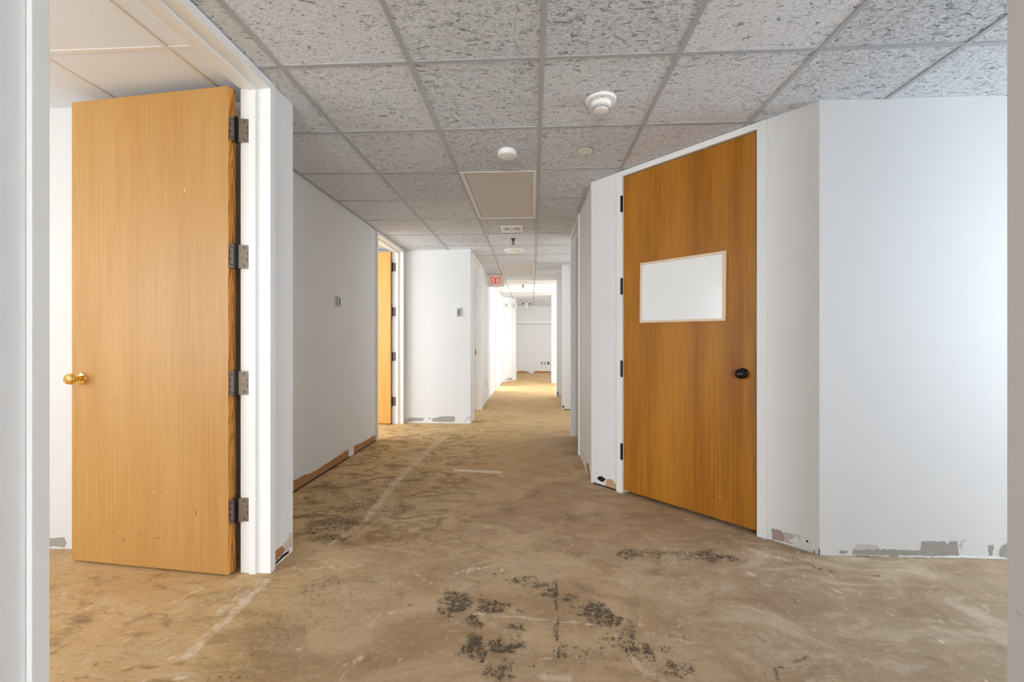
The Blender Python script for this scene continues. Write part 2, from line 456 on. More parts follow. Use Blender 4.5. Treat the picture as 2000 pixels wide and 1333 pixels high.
DARK = [
    (-1.38, 3.0, .30, .34, .42),
    (-1.15, 2.75, .26, .24, .5),
    (-.95, 3.35, .14, .26, .5),
    (-.75, 3.0, .22, .2, .28),
    (.2, 2.2, .6, .5, .2),
    (.6, 1.75, .5, .4, .2),
    (-.9, 1.75, .4, .2, .22),
    (.9, 1.5, .4, .3, .18),
    (-0.334, 1.773, 0.061, 0.086, 1),
    (-0.383, 1.818, 0.025, 0.041, 0.8),
    (-0.221, 1.675, 0.026, 0.041, 1),
    (-0.175, 1.78, 0.054, 0.062, 1),
    (-0.117, 1.799, 0.055, 0.022, 0.8),
    (-0.041, 1.764, 0.015, 0.018, 0.7),
    (0.086, 1.875, 0.047, 0.037, 0.9),
    (0.177, 1.862, 0.036, 0.042, 1),
    (0.11, 1.884, 0.01, 0.12, 0.8),
    (0.096, 1.644, 0.007, 0.078, 0.8),
    (0.253, 1.756, 0.072, 0.066, 1),
    (0.31, 1.751, 0.038, 0.059, 1),
    (-0.213, 1.548, 0.045, 0.045, 1.1),
    (-0.177, 1.498, 0.025, 0.031, 1),
    (-0.101, 1.548, 0.047, 0.045, 1.1),
    (0.095, 1.534, 0.051, 0.045, 0.8),
    (0.371, 1.644, 0.045, 0.058, 0.75),
    (0.369, 1.559, 0.043, 0.052, 0.9),
    (0.321, 1.617, 0.035, 0.044, 0.6),
    (0.444, 1.557, 0.038, 0.029, 0.9),
    (-0.052, 1.637, 0.054, 0.037, 0.75),
    (-0.052, 1.985, 0.066, 0.023, 0.8),
    (0.024, 1.942, 0.059, 0.029, 0.85),
    (-0.167, 2.039, 0.051, 0.041, 0.55),
    (0.523, 2.262, 0.074, 0.044, 0.9),
    (0.668, 2.257, 0.111, 0.038, 0.75),
    (0.811, 2.252, 0.098, 0.038, 0.7),
    (0.958, 2.26, 0.11, 0.052, 0.95),
    (1.051, 2.229, 0.072, 0.041, 0.8),
    (0.225, 2.241, 0.111, 0.029, 0.5),
    (0.105, 2.292, 0.076, 0.03, 0.5),
    (0.259, 2.721, 0.082, 0.05, 0.6),
    (0.425, 2.74, 0.06, 0.05, 0.55),
    (-0.971, 1.866, 0.095, 0.089, 0.5),
    (-0.872, 1.754, 0.08, 0.078, 0.35),
    (-0.792, 1.93, 0.065, 0.038, 0.4),
    (-1.213, 2.8, 0.111, 0.103, 0.75),
    (-1.206, 2.546, 0.159, 0.119, 0.8),
    (-1.134, 2.928, 0.091, 0.078, 0.75),
    (-1.315, 2.445, 0.083, 0.055, 0.7),
    (-1.181, 2.349, 0.12, 0.062, 0.75),
    (-1.162, 3.346, 0.075, 0.124, 0.6),
    (-0.152, 2.824, 0.086, 0.047, 0.6),
    (-0.101, 1.429, 0.048, 0.032, 0.8),
    (0.501, 1.458, 0.056, 0.035, 0.75),
    (-0.033, 2.199, 0.097, 0.059, 0.35),
    (0.123, 1.975, 0.027, 0.057, 0.6),
    (-0.006, 1.464, 0.024, 0.026, 0.5),
    (-0.256, 1.938, 0.032, 0.046, 0.5),
    (0.211, 1.517, 0.05, 0.039, 0.5),
    (-0.894, 1.663, 0.057, 0.057, 0.4),
    (0.258, 1.554, 0.034, 0.023, 0.6),
    (0.183, 1.494, 0.058, 0.032, 0.45),
    (-1.038, 1.671, 0.076, 0.062, 0.45),
    (-1.001, 1.479, 0.073, 0.049, 0.4),
    (-0.967, 1.567, 0.077, 0.064, 0.4),
    (-1.028, 1.364, 0.068, 0.035, 0.4),
]
LIGHT = [
    (-1.048, 4.975, -1.101, 3.796, 0.0314, 0.7),
    (-1.101, 3.796, -1.106, 3.294, 0.0258, 0.8),
    (-1.106, 3.294, -1.067, 2.656, 0.0199, 1),
    (-1.053, 2.622, -1.1, 2.411, 0.0142, 0.6),
    (-1.1, 2.411, -1.153, 2.217, 0.0144, 0.5),
    (-1.2, 2.597, -1.111, 2.746, 0.0091, 0.5),
    (-0.382, 2.029, -0.196, 2.105, 0.0046, 1.3),
    (-0.317, 2.052, -0.247, 2.143, 0.0175, 0.5),
    (-0.247, 1.726, -0.016, 1.712, 0.0024, 1.2),
    (-0.045, 1.719, 0.007, 1.711, 0.0057, 1.1),
    (-0.016, 1.712, 0.252, 1.684, 0.0019, 1.2),
    (-0.574, 2.019, -0.469, 1.918, 0.0077, 0.6),
    (-0.62, 2.017, -0.573, 2.015, 0.0057, 0.5),
    (-1.127, 2.03, -1.007, 2.05, 0.0104, 0.7),
    (-1.0, 2.036, -0.853, 2.08, 0.007, 0.6),
    (-0.653, 1.634, -0.64, 1.64, 0.0065, 1.2),
    (-0.647, 1.648, -0.635, 1.758, 0.0019, 0.8),
    (-0.6, 1.714, -0.573, 1.723, 0.0068, 0.9),
    (-0.572, 1.72, -0.522, 1.733, 0.0024, 0.8),
    (-0.522, 1.733, -0.499, 1.704, 0.0024, 0.7),
    (-0.554, 1.68, -0.509, 1.689, 0.0024, 0.7),
    (0.55, 1.625, 0.594, 1.603, 0.007, 1.1),
    (0.418, 1.711, 0.445, 1.688, 0.0065, 0.7),
    (0.422, 1.634, 0.637, 1.718, 0.0037, 0.5),
    (0.033, 1.415, 0.119, 1.41, 0.0101, 1),
    (0.352, 1.524, 0.406, 1.424, 0.0105, 0.7),
    (0.406, 1.424, 0.448, 1.414, 0.0077, 0.6),
    (1.107, 2.549, 1.3, 2.363, 0.0066, 0.6),
    (1.173, 2.357, 1.251, 2.274, 0.0162, 0.7),
    (-0.647, 1.382, -0.633, 1.423, 0.0063, 0.6),
    (-0.628, 1.449, -0.616, 1.471, 0.0083, 0.9),
    (-0.666, 1.431, -0.658, 1.434, 0.0057, 0.9),
    (-0.476, 1.457, -0.473, 1.473, 0.0049, 0.8),
    (-0.628, 1.938, -0.609, 1.93, 0.012, 0.6),
    (-0.71, 1.934, -0.696, 1.942, 0.0076, 0.6),
    (0.027, 1.495, 0.069, 1.502, 0.005, 0.7),
    (-0.073, 1.501, -0.044, 1.505, 0.0025, 0.8),
    (0.529, 1.55, 0.548, 1.568, 0.0034, 0.7),
    (1.067, 2.1, 1.09, 2.091, 0.009, 0.9),
    (0.928, 1.835, 0.968, 1.776, 0.0024, 0.9),
    (-1.335, 2.962, -1.29, 2.978, 0.0101, 0.8),
    (-0.656, 3.2, -0.606, 3.172, 0.0071, 0.9),
    (-0.666, 4.163, -0.643, 4.164, 0.007, 0.8),
    (0.152, 2.443, 0.247, 2.932, 0.0074, 0.2),
    (0.08, 1.556, 0.089, 1.5, 0.0025, 0.9),
    (0.417, 1.989, 0.428, 1.981, 0.0043, 0.8),
    (-1.26, 1.911, -1.249, 1.451, 0.0171, 0.75),
    (-1.301, 1.923, -1.314, 1.668, 0.0148, 0.5),
    (-1.525, 1.845, -1.575, 1.732, 0.0089, 0.7),
    (-1.883, 1.764, -1.864, 1.718, 0.0044, 0.7),
    (-1.905, 1.66, -1.89, 1.694, 0.0071, 0.8),
    (-2.204, 1.885, -2.063, 1.902, 0.0028, 0.8),
    (-2.121, 1.784, -2.066, 1.743, 0.0026, 0.8),
    (-2.066, 1.743, -2.04, 1.687, 0.0022, 0.6),
    (-2.121, 1.747, -2.125, 1.783, 0.0019, 0.5),
    (-1.935, 1.577, -1.771, 1.646, 0.0048, 0.35),
    (-1.769, 1.441, -1.753, 1.529, 0.0044, 0.4),
    (-1.669, 1.705, -1.649, 1.571, 0.0034, 0.4),
    (-1.484, 1.463, -1.495, 1.628, 0.0045, 0.3),
    (-1.301, 1.424, -1.291, 1.44, 0.0048, 0.8),
    (-1.319, 1.472, -1.357, 1.512, 0.0019, 0.7),
    (-1.357, 1.512, -1.327, 1.597, 0.0016, 0.6),
    (-1.21, 2.044, -1.109, 2.004, 0.01, 0.5),
    (-1.783, 1.637, -1.776, 1.645, 0.0041, 1.2),
    (-1.737, 1.611, -1.736, 1.618, 0.0034, 1.1),
    (-1.545, 1.507, -1.538, 1.517, 0.0051, 1.2),
    (-1.41, 1.501, -1.395, 1.512, 0.0069, 1.2),
    (-1.534, 1.683, -1.53, 1.686, 0.0028, 1),
    (-1.538, 1.636, -1.535, 1.647, 0.0034, 1.1),
    (-1.605, 1.433, -1.602, 1.441, 0.0042, 1),
    (-1.633, 1.421, -1.627, 1.427, 0.003, 0.9),
    (-1.427, 1.38, -1.414, 1.391, 0.0041, 1.2),
    (-1.199, 1.345, -1.176, 1.355, 0.0068, 1.1),
    (-1.503, 1.344, -1.49, 1.352, 0.004, 0.9),
    (-1.293, 1.432, -1.291, 1.442, 0.0036, 1),
    (-1.366, 1.446, -1.362, 1.453, 0.0036, 1),
    (-1.202, 1.492, -1.197, 1.501, 0.0044, 1),
    (-1.588, 1.555, -1.575, 1.563, 0.0033, 1),
    (-1.445, 1.53, -1.433, 1.535, 0.0032, 1),
    (-1.384, 1.382, -1.376, 1.384, 0.0023, 0.9),
    (-1.307, 1.329, -1.298, 1.338, 0.0056, 1),
    (-0.864, 1.492, -0.856, 1.501, 0.0043, 1),
    (-1.391, 1.548, -1.388, 1.552, 0.0032, 1),
    (-1.859, 1.514, -1.858, 1.522, 0.0032, 0.9),
    (-1.64, 1.334, -1.634, 1.341, 0.004, 0.9),
    (-1.762, 1.665, -1.76, 1.67, 0.0035, 0.9),
    (1.234, 2.308, 1.324, 2.227, 0.0132, 0.6),
    (1.187, 2.358, 1.224, 2.329, 0.0053, 0.6),
    (1.376, 1.982, 1.4, 1.957, 0.0076, 1),
    (1.486, 1.812, 1.555, 1.777, 0.0057, 0.55),
    (1.6, 1.779, 1.734, 1.773, 0.0124, 0.55),
    (1.738, 1.777, 1.733, 1.794, 0.0034, 0.4),
    (1.06, 2.08, 1.084, 2.075, 0.0047, 0.9),
    (1.086, 2.0, 1.104, 2.004, 0.0032, 0.9),
    (1.35, 1.87, 1.368, 1.875, 0.0042, 0.8),
    (1.636, 2.174, 1.641, 2.172, 0.0035, 1),
    (1.535, 2.039, 1.54, 2.037, 0.0033, 1),
    (1.663, 2.127, 1.679, 2.118, 0.0041, 1),
    (2.05, 1.973, 2.055, 1.958, 0.0025, 1),
    (1.872, 2.113, 1.884, 2.116, 0.0027, 0.9),
    (1.328, 1.742, 1.332, 1.741, 0.0022, 0.9),
    (1.532, 1.932, 1.538, 1.933, 0.0025, 0.8),
    (2.157, 2.254, 2.171, 2.255, 0.0029, 0.9),
    (2.333, 2.268, 2.342, 2.269, 0.0029, 0.9),
    (1.489, 2.071, 1.454, 2.002, 0.0039, 0.5),
    (1.463, 1.939, 1.511, 1.983, 0.0025, 0.6),
    (1.552, 1.513, 1.563, 1.504, 0.0019, 0.6),
    (1.826, 1.706, 1.826, 1.698, 0.0021, 0.8),
    (1.328, 2.111, 1.31, 2.062, 0.0081, 0.3),
    (1.439, 2.092, 1.473, 2.094, 0.0101, 0.35),
    (0.93, 1.835, 0.931, 1.833, 0.0015, 1),
    (0.945, 1.819, 0.946, 1.817, 0.0015, 1),
    (0.95, 1.81, 0.952, 1.808, 0.0015, 1),
    (0.961, 1.795, 0.962, 1.794, 0.0017, 1),
    (0.964, 1.789, 0.965, 1.788, 0.0014, 1),
    (0.97, 1.777, 0.972, 1.775, 0.002, 1),
    (0.976, 1.763, 0.977, 1.76, 0.0017, 1),
    (0.978, 1.752, 0.979, 1.749, 0.002, 1),
    (0.975, 1.732, 0.976, 1.728, 0.0017, 0.9),
    (1.167, 1.828, 1.178, 1.811, 0.0018, 0.6),
]
CRACK = [
    (1.37, 2.257, 1.414, 2.204, 0.0029, 1.0),
    (1.414, 2.204, 1.425, 2.159, 0.0042, 1.0),
    (1.425, 2.159, 1.499, 2.132, 0.0021, 1.0),
    (1.639, 2.108, 1.681, 2.104, 0.0017, 1.0),
    (0.928, 1.521, 0.972, 1.538, 0.001, 1.0),
    (0.974, 1.541, 0.991, 1.554, 0.004, 1.0),
    (0.841, 1.493, 0.841, 1.485, 0.0034, 1.0),
    (0.855, 1.497, 0.876, 1.501, 0.0015, 1.0),
    (0.839, 1.481, 0.823, 1.442, 0.0012, 1.0),
    (1.532, 1.673, 1.536, 1.671, 0.0027, 1.0),
    (1.147, 1.889, 1.143, 1.86, 0.0012, 1.0),
    (1.349, 1.997, 1.352, 1.992, 0.0019, 1.0),
    (0.115, 1.975, 0.105, 1.771, 0.0031, 1.0),
    (0.104, 1.712, 0.096, 1.593, 0.0027, 1.0),
    (-2.633, 4.897, -2.627, 4.897, 0.0042, 1.0),
    (0.371, 2.129, 0.376, 2.125, 0.0023, 1.0),
    (-0.546, 1.778, -0.524, 1.771, 0.003, 1.0),
]

P_OFFICE, P_ROOM2, P_ROOM3, P_ROOM4 = 60, 72, 40, 230
P_BACK, P_CROSS, P_RIGHT = 250, 50, 76
P_REC1, P_REC2, P_END = 11, 4, 34
EXPO = 0.60

# ------------------------------------------------------------------ floor
def build_floor():
    def axis(lo, hi, fine_lo, fine_hi, step, coarse):
        a = [lo]
        while a[-1] < fine_lo - coarse: a.append(a[-1] + coarse)
        a.append(fine_lo)
        while a[-1] < fine_hi - step: a.append(a[-1] + step)
        a.append(fine_hi)
        while a[-1] < hi - coarse: a.append(a[-1] + coarse)
        a.append(hi)
        return np.array(a)
    xs = axis(-4.5, 5.0, -2.6, 2.6, .0085, .12)
    ys = [-8.1]
    while ys[-1] < 1.15: ys.append(ys[-1] + .1)
    ys[-1] = 1.2
    while ys[-1] < 15.0: ys.append(ys[-1] + max(.0078, min(.2, .0036 * ys[-1] ** 2)))
    ys[-1] = 15.04
    ys = np.array(ys)
    X, Y = np.meshgrid(xs, ys)
    X = X.ravel(); Y = Y.ravel()
    nx, ny = len(xs), len(ys)
    co = np.stack([X, Y, np.zeros_like(X)], 1)
    i, j = np.meshgrid(np.arange(nx - 1), np.arange(ny - 1))
    a = (j * nx + i).ravel()
    quads = np.stack([a, a + 1, a + nx + 1, a + nx], 1)
    me = bpy.data.meshes.new('floor')
    me.vertices.add(len(co)); me.vertices.foreach_set('co', co.ravel())
    me.loops.add(quads.size); me.loops.foreach_set('vertex_index', quads.ravel())
    me.polygons.add(len(quads)); me.polygons.foreach_set('loop_start', np.arange(len(quads)) * 4)
    me.update(calc_edges=True)
    me.materials.append(FLOOR)
    def vnoise(x, y, sc, sd):
        g = np.random.default_rng(sd).random((257, 257))
        u, v = x * sc, y * sc
        iu, iv = np.floor(u).astype(int), np.floor(v).astype(int)
        fu, fv = u - iu, v - iv
        fu, fv = fu * fu * (3 - 2 * fu), fv * fv * (3 - 2 * fv)
        q = lambda a, c: g[a % 257, c % 257]
        return (q(iu, iv) * (1 - fu) + q(iu + 1, iv) * fu) * (1 - fv) + (q(iu, iv + 1) * (1 - fu) + q(iu + 1, iv + 1) * fu) * fv - .5
    WX = X + .060 * vnoise(X, Y, 14, 1) + .034 * vnoise(X, Y, 33, 2)
    WY = Y + .060 * vnoise(X, Y, 14, 3) + .034 * vnoise(X, Y, 33, 4)
    dark = np.zeros(len(X)); light = np.zeros(len(X)); crack = np.zeros(len(X))
    for cx, cy, ax, ay, s in DARK:
        q = 1 - ((WX - cx) / (ax * 1.5)) ** 2 - ((WY - cy) / (ay * 1.5)) ** 2
        dark = np.maximum(dark, s * np.clip(q * 1.2, 0, 1))
    def stroke(acc, x1, y1, x2, y2, r, s, soft):
        r = max(r, .004)
        dx, dy = x2 - x1, y2 - y1
        L = dx * dx + dy * dy + 1e-9
        wx, wy = X + .10 * (WX - X), Y + .10 * (WY - Y)
        t = np.clip(((wx - x1) * dx + (wy - y1) * dy) / L, 0, 1)
        d = np.hypot(wx - x1 - t * dx, wy - y1 - t * dy)
        return np.maximum(acc, s * np.clip((r * (1 + soft) - d) / (r * soft + .003), 0, 1))
    for x1, y1, x2, y2, r, s in LIGHT:
        light = stroke(light, x1, y1, x2, y2, r, s, .8)
    for x1, y1, x2, y2, r, s in CRACK:
        crack = stroke(crack, x1, y1, x2, y2, r, s, .5)
    sm = lambda v, a, b: (lambda t: t * t * (3 - 2 * t))(np.clip((v - a) / (b - a), 0, 1))
    # old ochre adhesive, far and left; towards the office it also paints in brightness
    ochre = np.maximum(sm(Y + .45 * (-X), 2.6, 4.4) * sm(-X, -.75, .3), np.maximum(sm(Y, 4.0, 6.0) * .9, .8 * sm(-X, .6, 1.6)))
    grey = sm(X, .2, 1.2) * (1 - sm(Y, 3.0, 4.4))
    glue = np.clip(sm(-X, .10, .75) * sm(Y, 1.9, 2.6) * (1 - .6 * sm(Y, 4.6, 6.0)) + .7 * sm(X, .15, .5) * sm(Y, 3.0, 3.8) * (1 - sm(Y, 4.6, 5.6)), 0, 1)
    for nme, arr in (('glue', glue), ('dark', dark), ('light', light), ('ochre', ochre), ('grey', grey), ('crack', crack)):
        at = me.attributes.new(nme, 'FLOAT', 'POINT')
        at.data.foreach_set('value', arr.astype(np.float32))
    o = bpy.data.objects.new('floor', me)
    COL.objects.link(o)
    struct(o, 'stained bare concrete floor with brown adhesive residue', 'floor')
build_floor()

# ---------------------------------------------------------------- ceilings
def bars_obj(name, xs, ys, x0, x1, y0, y1, zlow, mat, parent, cut=(), extra=None):
    b = MB()
    add_bars(b, xs, ys, x0, x1, y0, y1, zlow, cut)
    if extra:
        add_bars(b, *extra, zlow)
    return b.build(name, mat, parent, bevel=.0008)
def add_bars(b, xs, ys, x0, x1, y0, y1, zlow, cut=()):
    xs, ys = sorted(xs), sorted(ys)
    for x in xs:
        b.box(x - .012, x + .012, y0, y1, zlow, zlow + .02)
    for y in ys:
        segs = [x0] + [v for x in xs if x0 < x < x1 for v in (x - .0122, x + .0122)] + [x1]
        for a, c in zip(segs[::2], segs[1::2]):
            if c - a > .02 and not any(u < (a + c) / 2 < v and p < y < q for u, v, p, q in cut):
                b.box(a, c, y - .011, y + .011, zlow + .0012, zlow + .02)
GX = [-1.1745 + .6096 * k for k in range(-1, 11)]
GY = [1.8908 + .6096 * k for k in range(-16, 22)]
# light panels replace two tiles each
PANELS = [(GX[2], GX[3], GY[10], GY[12]), (GX[2], GX[3], GY[16], GY[18])]
PANELS = [(GX[2], GX[3], 1.8908 + .6096 * 2, 1.8908 + .6096 * 4), (GX[2], GX[3], 1.8908 + .6096 * 8, 1.8908 + .6096 * 10)]
b = MB()
b.box(-1.36, 5.1, -8.2, 2.18, CEIL + .0045, CEIL + .08)
b.box(-4.5, 5.1, 2.18, 15.06, CEIL + .0045, CEIL + .08)
hall_ceiling = struct(b.build('ceiling', TILE), 'suspended ceiling of rough fissured grey tiles over the hall', 'ceiling')
bars_obj('ceiling_grid', GX[1:], GY, -1.30, 5.0, -8.0, 15.0, CEIL, TBAR, hall_ceiling, PANELS, (GX[:1], [y for y in GY if 2.2 < y < 5.7], -1.80, -1.3005, 2.2, 5.755))
b = MB()
b.box(-4.5, -1.36, -3.12, 2.18, CEIL + .0045, CEIL + .08)
office_ceiling = struct(b.build('ceiling', TILE_OFFICE), 'smooth white tiled ceiling of the room behind the open door', 'ceiling')
bars_obj('ceiling_grid', [-1.60 - .6096 * k for k in range(5)], [1.745 - .6096 * k for k in range(8)], -4.4, -1.42, -3.0, 2.16, CEIL, TBAR_WHITE, office_ceiling)

# ------------------------------------------------------------------- walls
WT = CEIL + .004
def wall(name, label, boxes=(), polys=()):
    b = MB()
    for x0, x1, y0, y1 in boxes:
        b.box(x0, x1, y0, y1, 0, WT)
    for p in polys:
        b.prism(p, 0, WT)
    return struct(b.build(name, WALL), label, 'wall')

WALLS = {}
WALLS['W1'] = wall('wall_left_near', 'short white wall beside the open office door, near left', [(-1.42, -1.30, -8.0, 1.016), (-1.42, -1.30, 2.01, 2.198)])
WALLS['OFF'] = wall('wall_office', 'bright white wall behind the open left door', [(-4.4, -1.42, 2.16, 2.198)])
WALLS['W2'] = wall('wall_left_recess', 'shaded recessed left wall with a brown torn base strip', [(-1.93, -1.80, 2.198, 4.708), (-1.93, -1.80, 5.712, 5.755)])
WALLS['W3'] = wall('wall_alcove', 'bright white wall facing us at the end of the left recess', [(-4.4, -.86, 5.755, 5.875)])
WALLS['W4'] = wall('wall_left_far', 'white left wall of the far hallway below the exit sign', [(-.98, -.86, 5.875, 5.968), (-.98, -.86, 6.962, 9.618), (-.98, -.86, 10.732, 11.85)])
WALLS['FA'] = wall('wall_far_facet', 'slanted white wall far down the hallway, left side', polys=[[(-.98, 11.85), (-.83, 11.85), (-.48, 12.34), (-.62, 12.46), (-.62, 14.92), (-.98, 14.92)]])
WALLS['END'] = wall('wall_end', 'white end wall of the hallway with brown base strip', [(-1.0, 3.6, 14.92, 15.04)])
WALLS['RN'] = wall('wall_right_near', 'grey white wall edge at the right border', [(1.187, 1.31, -8.0, 1.10), (1.31, 5.0, .98, 1.10)])
WALLS['RW'] = wall('wall_right_cross', 'bluish white wall at right with grey torn patches at its base', [(1.53, 5.0, 2.295, 2.415)])
ux, uy = 1.054, -1.09
L_ = math.hypot(ux, uy); ux /= L_; uy /= L_
RA_O = (.475, 3.385); RA_RZ = math.atan2(uy, ux)
def ra(s, v=0.0):
    return (RA_O[0] + ux * s - uy * v, RA_O[1] + uy * s + ux * v)
WALLS['RA'] = wall('wall_right_angled', 'slanted white wall that holds the closed amber door', polys=[
    [ra(0), ra(.271), ra(.271, .12), ra(.07, .12)], [ra(1.247), ra(L_), ra(L_ + .05, .12), ra(1.247, .12)]])
WALLS['R1'] = wall('wall_right_hall', 'white right wall between slanted door wall and narrow doorway', [(.475, .60, 3.385, 4.195), (.475, .60, 5.07, 5.13), (.60, 2.1, 5.01, 5.13)])
WALLS['RF'] = wall('wall_right_pier', 'white pier on the right side of the far hallway', [(.495, 2.1, 7.0, 7.12)])
WALLS['RF2'] = wall('wall_right_far_pier', 'second, farther white pier on the right of the hallway', [(.505, 3.6, 8.68, 8.80)])
wall('wall_right_facet', 'daylit white wall edge at the far right of the hallway', boxes=[(.53, 3.6, 11.5, 11.9)])
wall('wall_left_partition', 'white partitions between the rooms on the left', [(-4.4, -1.42, -3.12, -3.0), (-4.4, -.98, 9.36, 9.48), (-4.4, -.98, 11.85, 11.97)])

# outer walls with window openings
def window_wall(name, label, axis, pos, thick, lo, hi, holes, sill, head):
    b = MB()
    def put(a, c, z0, z1):
        if axis == 'x': b.box(pos, pos + thick, a, c, z0, z1)
        else: b.box(a, c, pos, pos + thick, z0, z1)
    cur = lo
    for a, c in holes:
        put(cur, a, 0, WT)
        put(a, c, 0, sill); put(a, c, head, WT)
        cur = c
    put(cur, hi, 0, WT)
    return struct(b.build(name, WALL), label, 'wall')
SILL, HEAD = .75, 2.25
window_wall('wall_left_outer', 'outer window wall of the rooms on the left', 'x', -4.52, .12, -3.0, 12.0, [(-2.8, .6), (2.9, 5.1), (6.4, 8.6), (9.7, 11.6)], SILL, HEAD)
window_wall('wall_back', 'unseen window wall added behind the viewpoint, set far back for its light', 'y', -8.12, .12, -1.42, 1.31, [(-1.1, 1.0)], .45, HEAD)  # hall drawn out backwards so its window light falls less on the side walls
window_wall('wall_cross_end', 'window wall at the far right end of the cross passage', 'x', 5.0, .12, .98, 2.415, [(1.2, 2.2)], SILL, HEAD)
window_wall('wall_right_recess', 'unseen outer wall of the right recesses, windows added for light', 'x', 2.1, .12, 2.415, 8.68, [(5.4, 6.8), (7.3, 8.5)], SILL, HEAD)
window_wall('wall_right_window', 'window wall of the rooms at far right', 'x', 3.6, .12, 8.8, 15.04, [(9.3, 11.1), (12.3, 14.4)], SILL, HEAD)
WIN = 0
def window(axis, pos, thick, a, c, sill, head, label):
    global WIN
    WIN += 1
    w = struct(empty('window_%d' % WIN, ((pos, a, sill) if axis == 'x' else (a, pos, sill))), label, 'window')
    L, H = c - a, head - sill
    b = MB()
    def put(u0, u1, z0, z1, d0=.03, d1=.09):
        if axis == 'x': b.box(d0, d1, u0, u1, z0, z1)
        else: b.box(u0, u1, d0, d1, z0, z1)
    put(0, L, 0, .05); put(0, L, H - .05, H); put(0, .05, .05, H - .05); put(L - .05, L, .05, H - .05)
    put(L / 2 - .025, L / 2 + .025, .05, H - .05)
    b.build('window_frame', TRIM, w)
window('x', -4.52, .12, -2.8, .6, SILL, HEAD, 'wide window of the room behind the open left door')
window('x', -4.52, .12, 2.9, 5.1, SILL, HEAD, 'window of the second room on the left')
window('x', -4.52, .12, 6.4, 8.6, SILL, HEAD, 'window of the third room on the left')
window('x', -4.52, .12, 9.7, 11.6, SILL, HEAD, 'window of the farthest room on the left')
window('y', -8.12, .12, -1.1, 1.0, .45, HEAD, 'unseen window added far behind the viewpoint to light the hall')
window('x', 5.0, .12, 1.2, 2.2, SILL, HEAD, 'window at the end of the cross passage')
window('x', 3.6, .12, 9.3, 11.1, SILL, HEAD, 'window of the bright room at far right')
window('x', 3.6, .12, 12.3, 14.4, SILL, HEAD, 'unseen window added right of the end wall for light')
window('x', 2.1, .12, 5.4, 6.8, SILL, HEAD, 'unseen window added in the first right recess to brighten the hall')
window('x', 2.1, .12, 7.3, 8.5, SILL, HEAD, 'unseen window added in the second right recess to brighten the hall')

# wall angle along the right hall wall
b = MB(); b.box(.432, .455, 3.45, 4.12, CEIL - .004, CEIL + .006)
struct(b.build('trim_1', TBAR, bevel=.001), 'thin grey ceiling edge strip above the right hall wall', 'trim')

# --------------------------------------- torn paint left by the baseboards
def jag(poly, seed, amp):
    r = random.Random(seed)
    out = []
    n = len(poly)
    for i in range(n):
        a, c = poly[i], poly[(i + 1) % n]
        out.append(a)
        d = math.hypot(c[0] - a[0], c[1] - a[1])
        k = int(d / .009)
        for q in range(1, min(k, 24)):
            t = q / k if k <= 24 else q / 24
            out.append((a[0] + (c[0] - a[0]) * t + r.uniform(-amp, amp) * .6, max(.0006, a[1] + (c[1] - a[1]) * t + r.uniform(-amp, amp))))
    return out
FR = {  # wall key: (origin, udir, side the viewer is on)
    'W1': ((-1.30, 0), (0, 1)), 'W2': ((-1.80, 0), (0, 1)), 'W3': ((0, 5.755), (1, 0)), 'W4': ((-.86, 0), (0, 1)),
    'R1': ((.475, 0), (0, 1)), 'RA': (RA_O, (ux, uy)), 'RW': ((0, 2.295), (1, 0)), 'RN': ((1.187, 0), (0, 1)),
    'RF': ((0, 7.0), (1, 0)), 'RF2': ((0, 8.68), (1, 0)), 'END': ((0, 14.92), (1, 0)), 'FA': ((-.83, 11.85), (.5812, .8137)), 'OFF': ((0, 2.16), (1, 0))}
def wall_matrix(key):
    """local x along the wall, y up, z out of the wall towards the hall"""
    (ox, oy), (dx, dy) = FR[key]
    n = Vector((dy, -dx, 0))                       # right of u
    if key in ('W1', 'W2', 'W4'): n = Vector((1, 0, 0))
    if key in ('R1', 'RN'): n = Vector((-1, 0, 0))
    M = Matrix(((dx, 0, n.x, ox), (dy, 0, n.y, oy), (0, 1, 0, 0), (0, 0, 0, 1)))
    return M
seed = 0
for key, lst in PATCHES.items():
    M = wall_matrix(key)
    groups = {}
    for mname, poly in lst:
        groups.setdefault(mname, []).append(poly)
    for mname, polys in groups.items():
        b = MB()
        for poly in polys:
            seed += 1
            amp = .0012 if mname in ('dark',) else .0032
            hgt = {'dark': .0022, 'plaster': .0035, 'smudge': .0008}.get(mname, .0014)
            b.prism(jag(poly, seed, amp), -.004, hgt, 0, M)
        bmesh.ops.recalc_face_normals(b.bm, faces=b.bm.faces[:])
        nm = {'gray': 'torn_grey_patch', 'smudge': 'scuffed_patch', 'smudge2': 'torn_pale_patch', 'plaster': 'plaster_residue', 'beige': 'torn_beige_patch',
              'brownpaper': 'torn_paper_strip', 'brownpaper2': 'torn_paper_patch', 'brownpaper2b': 'torn_paper_patch', 'dark': 'base_hole'}[mname]
        b.build(nm, PMAT[mname], WALLS[key])
# dark open joint under the recess wall, the slanted wall and the piers
for key, u0, u1, h in (('W2', 2.3, 4.69, .011), ('RA', .02, .242, .010), ('RF', .52, .66, .010), ('RF2', .52, .61, .011)):
    b = MB(); b.box(u0, u1, 0.0004, h, -.004, .0016, 0, wall_matrix(key))
    bmesh.ops.recalc_face_normals(b.bm, faces=b.bm.faces[:])
    b.build('open_joint', HOLE, WALLS[key])

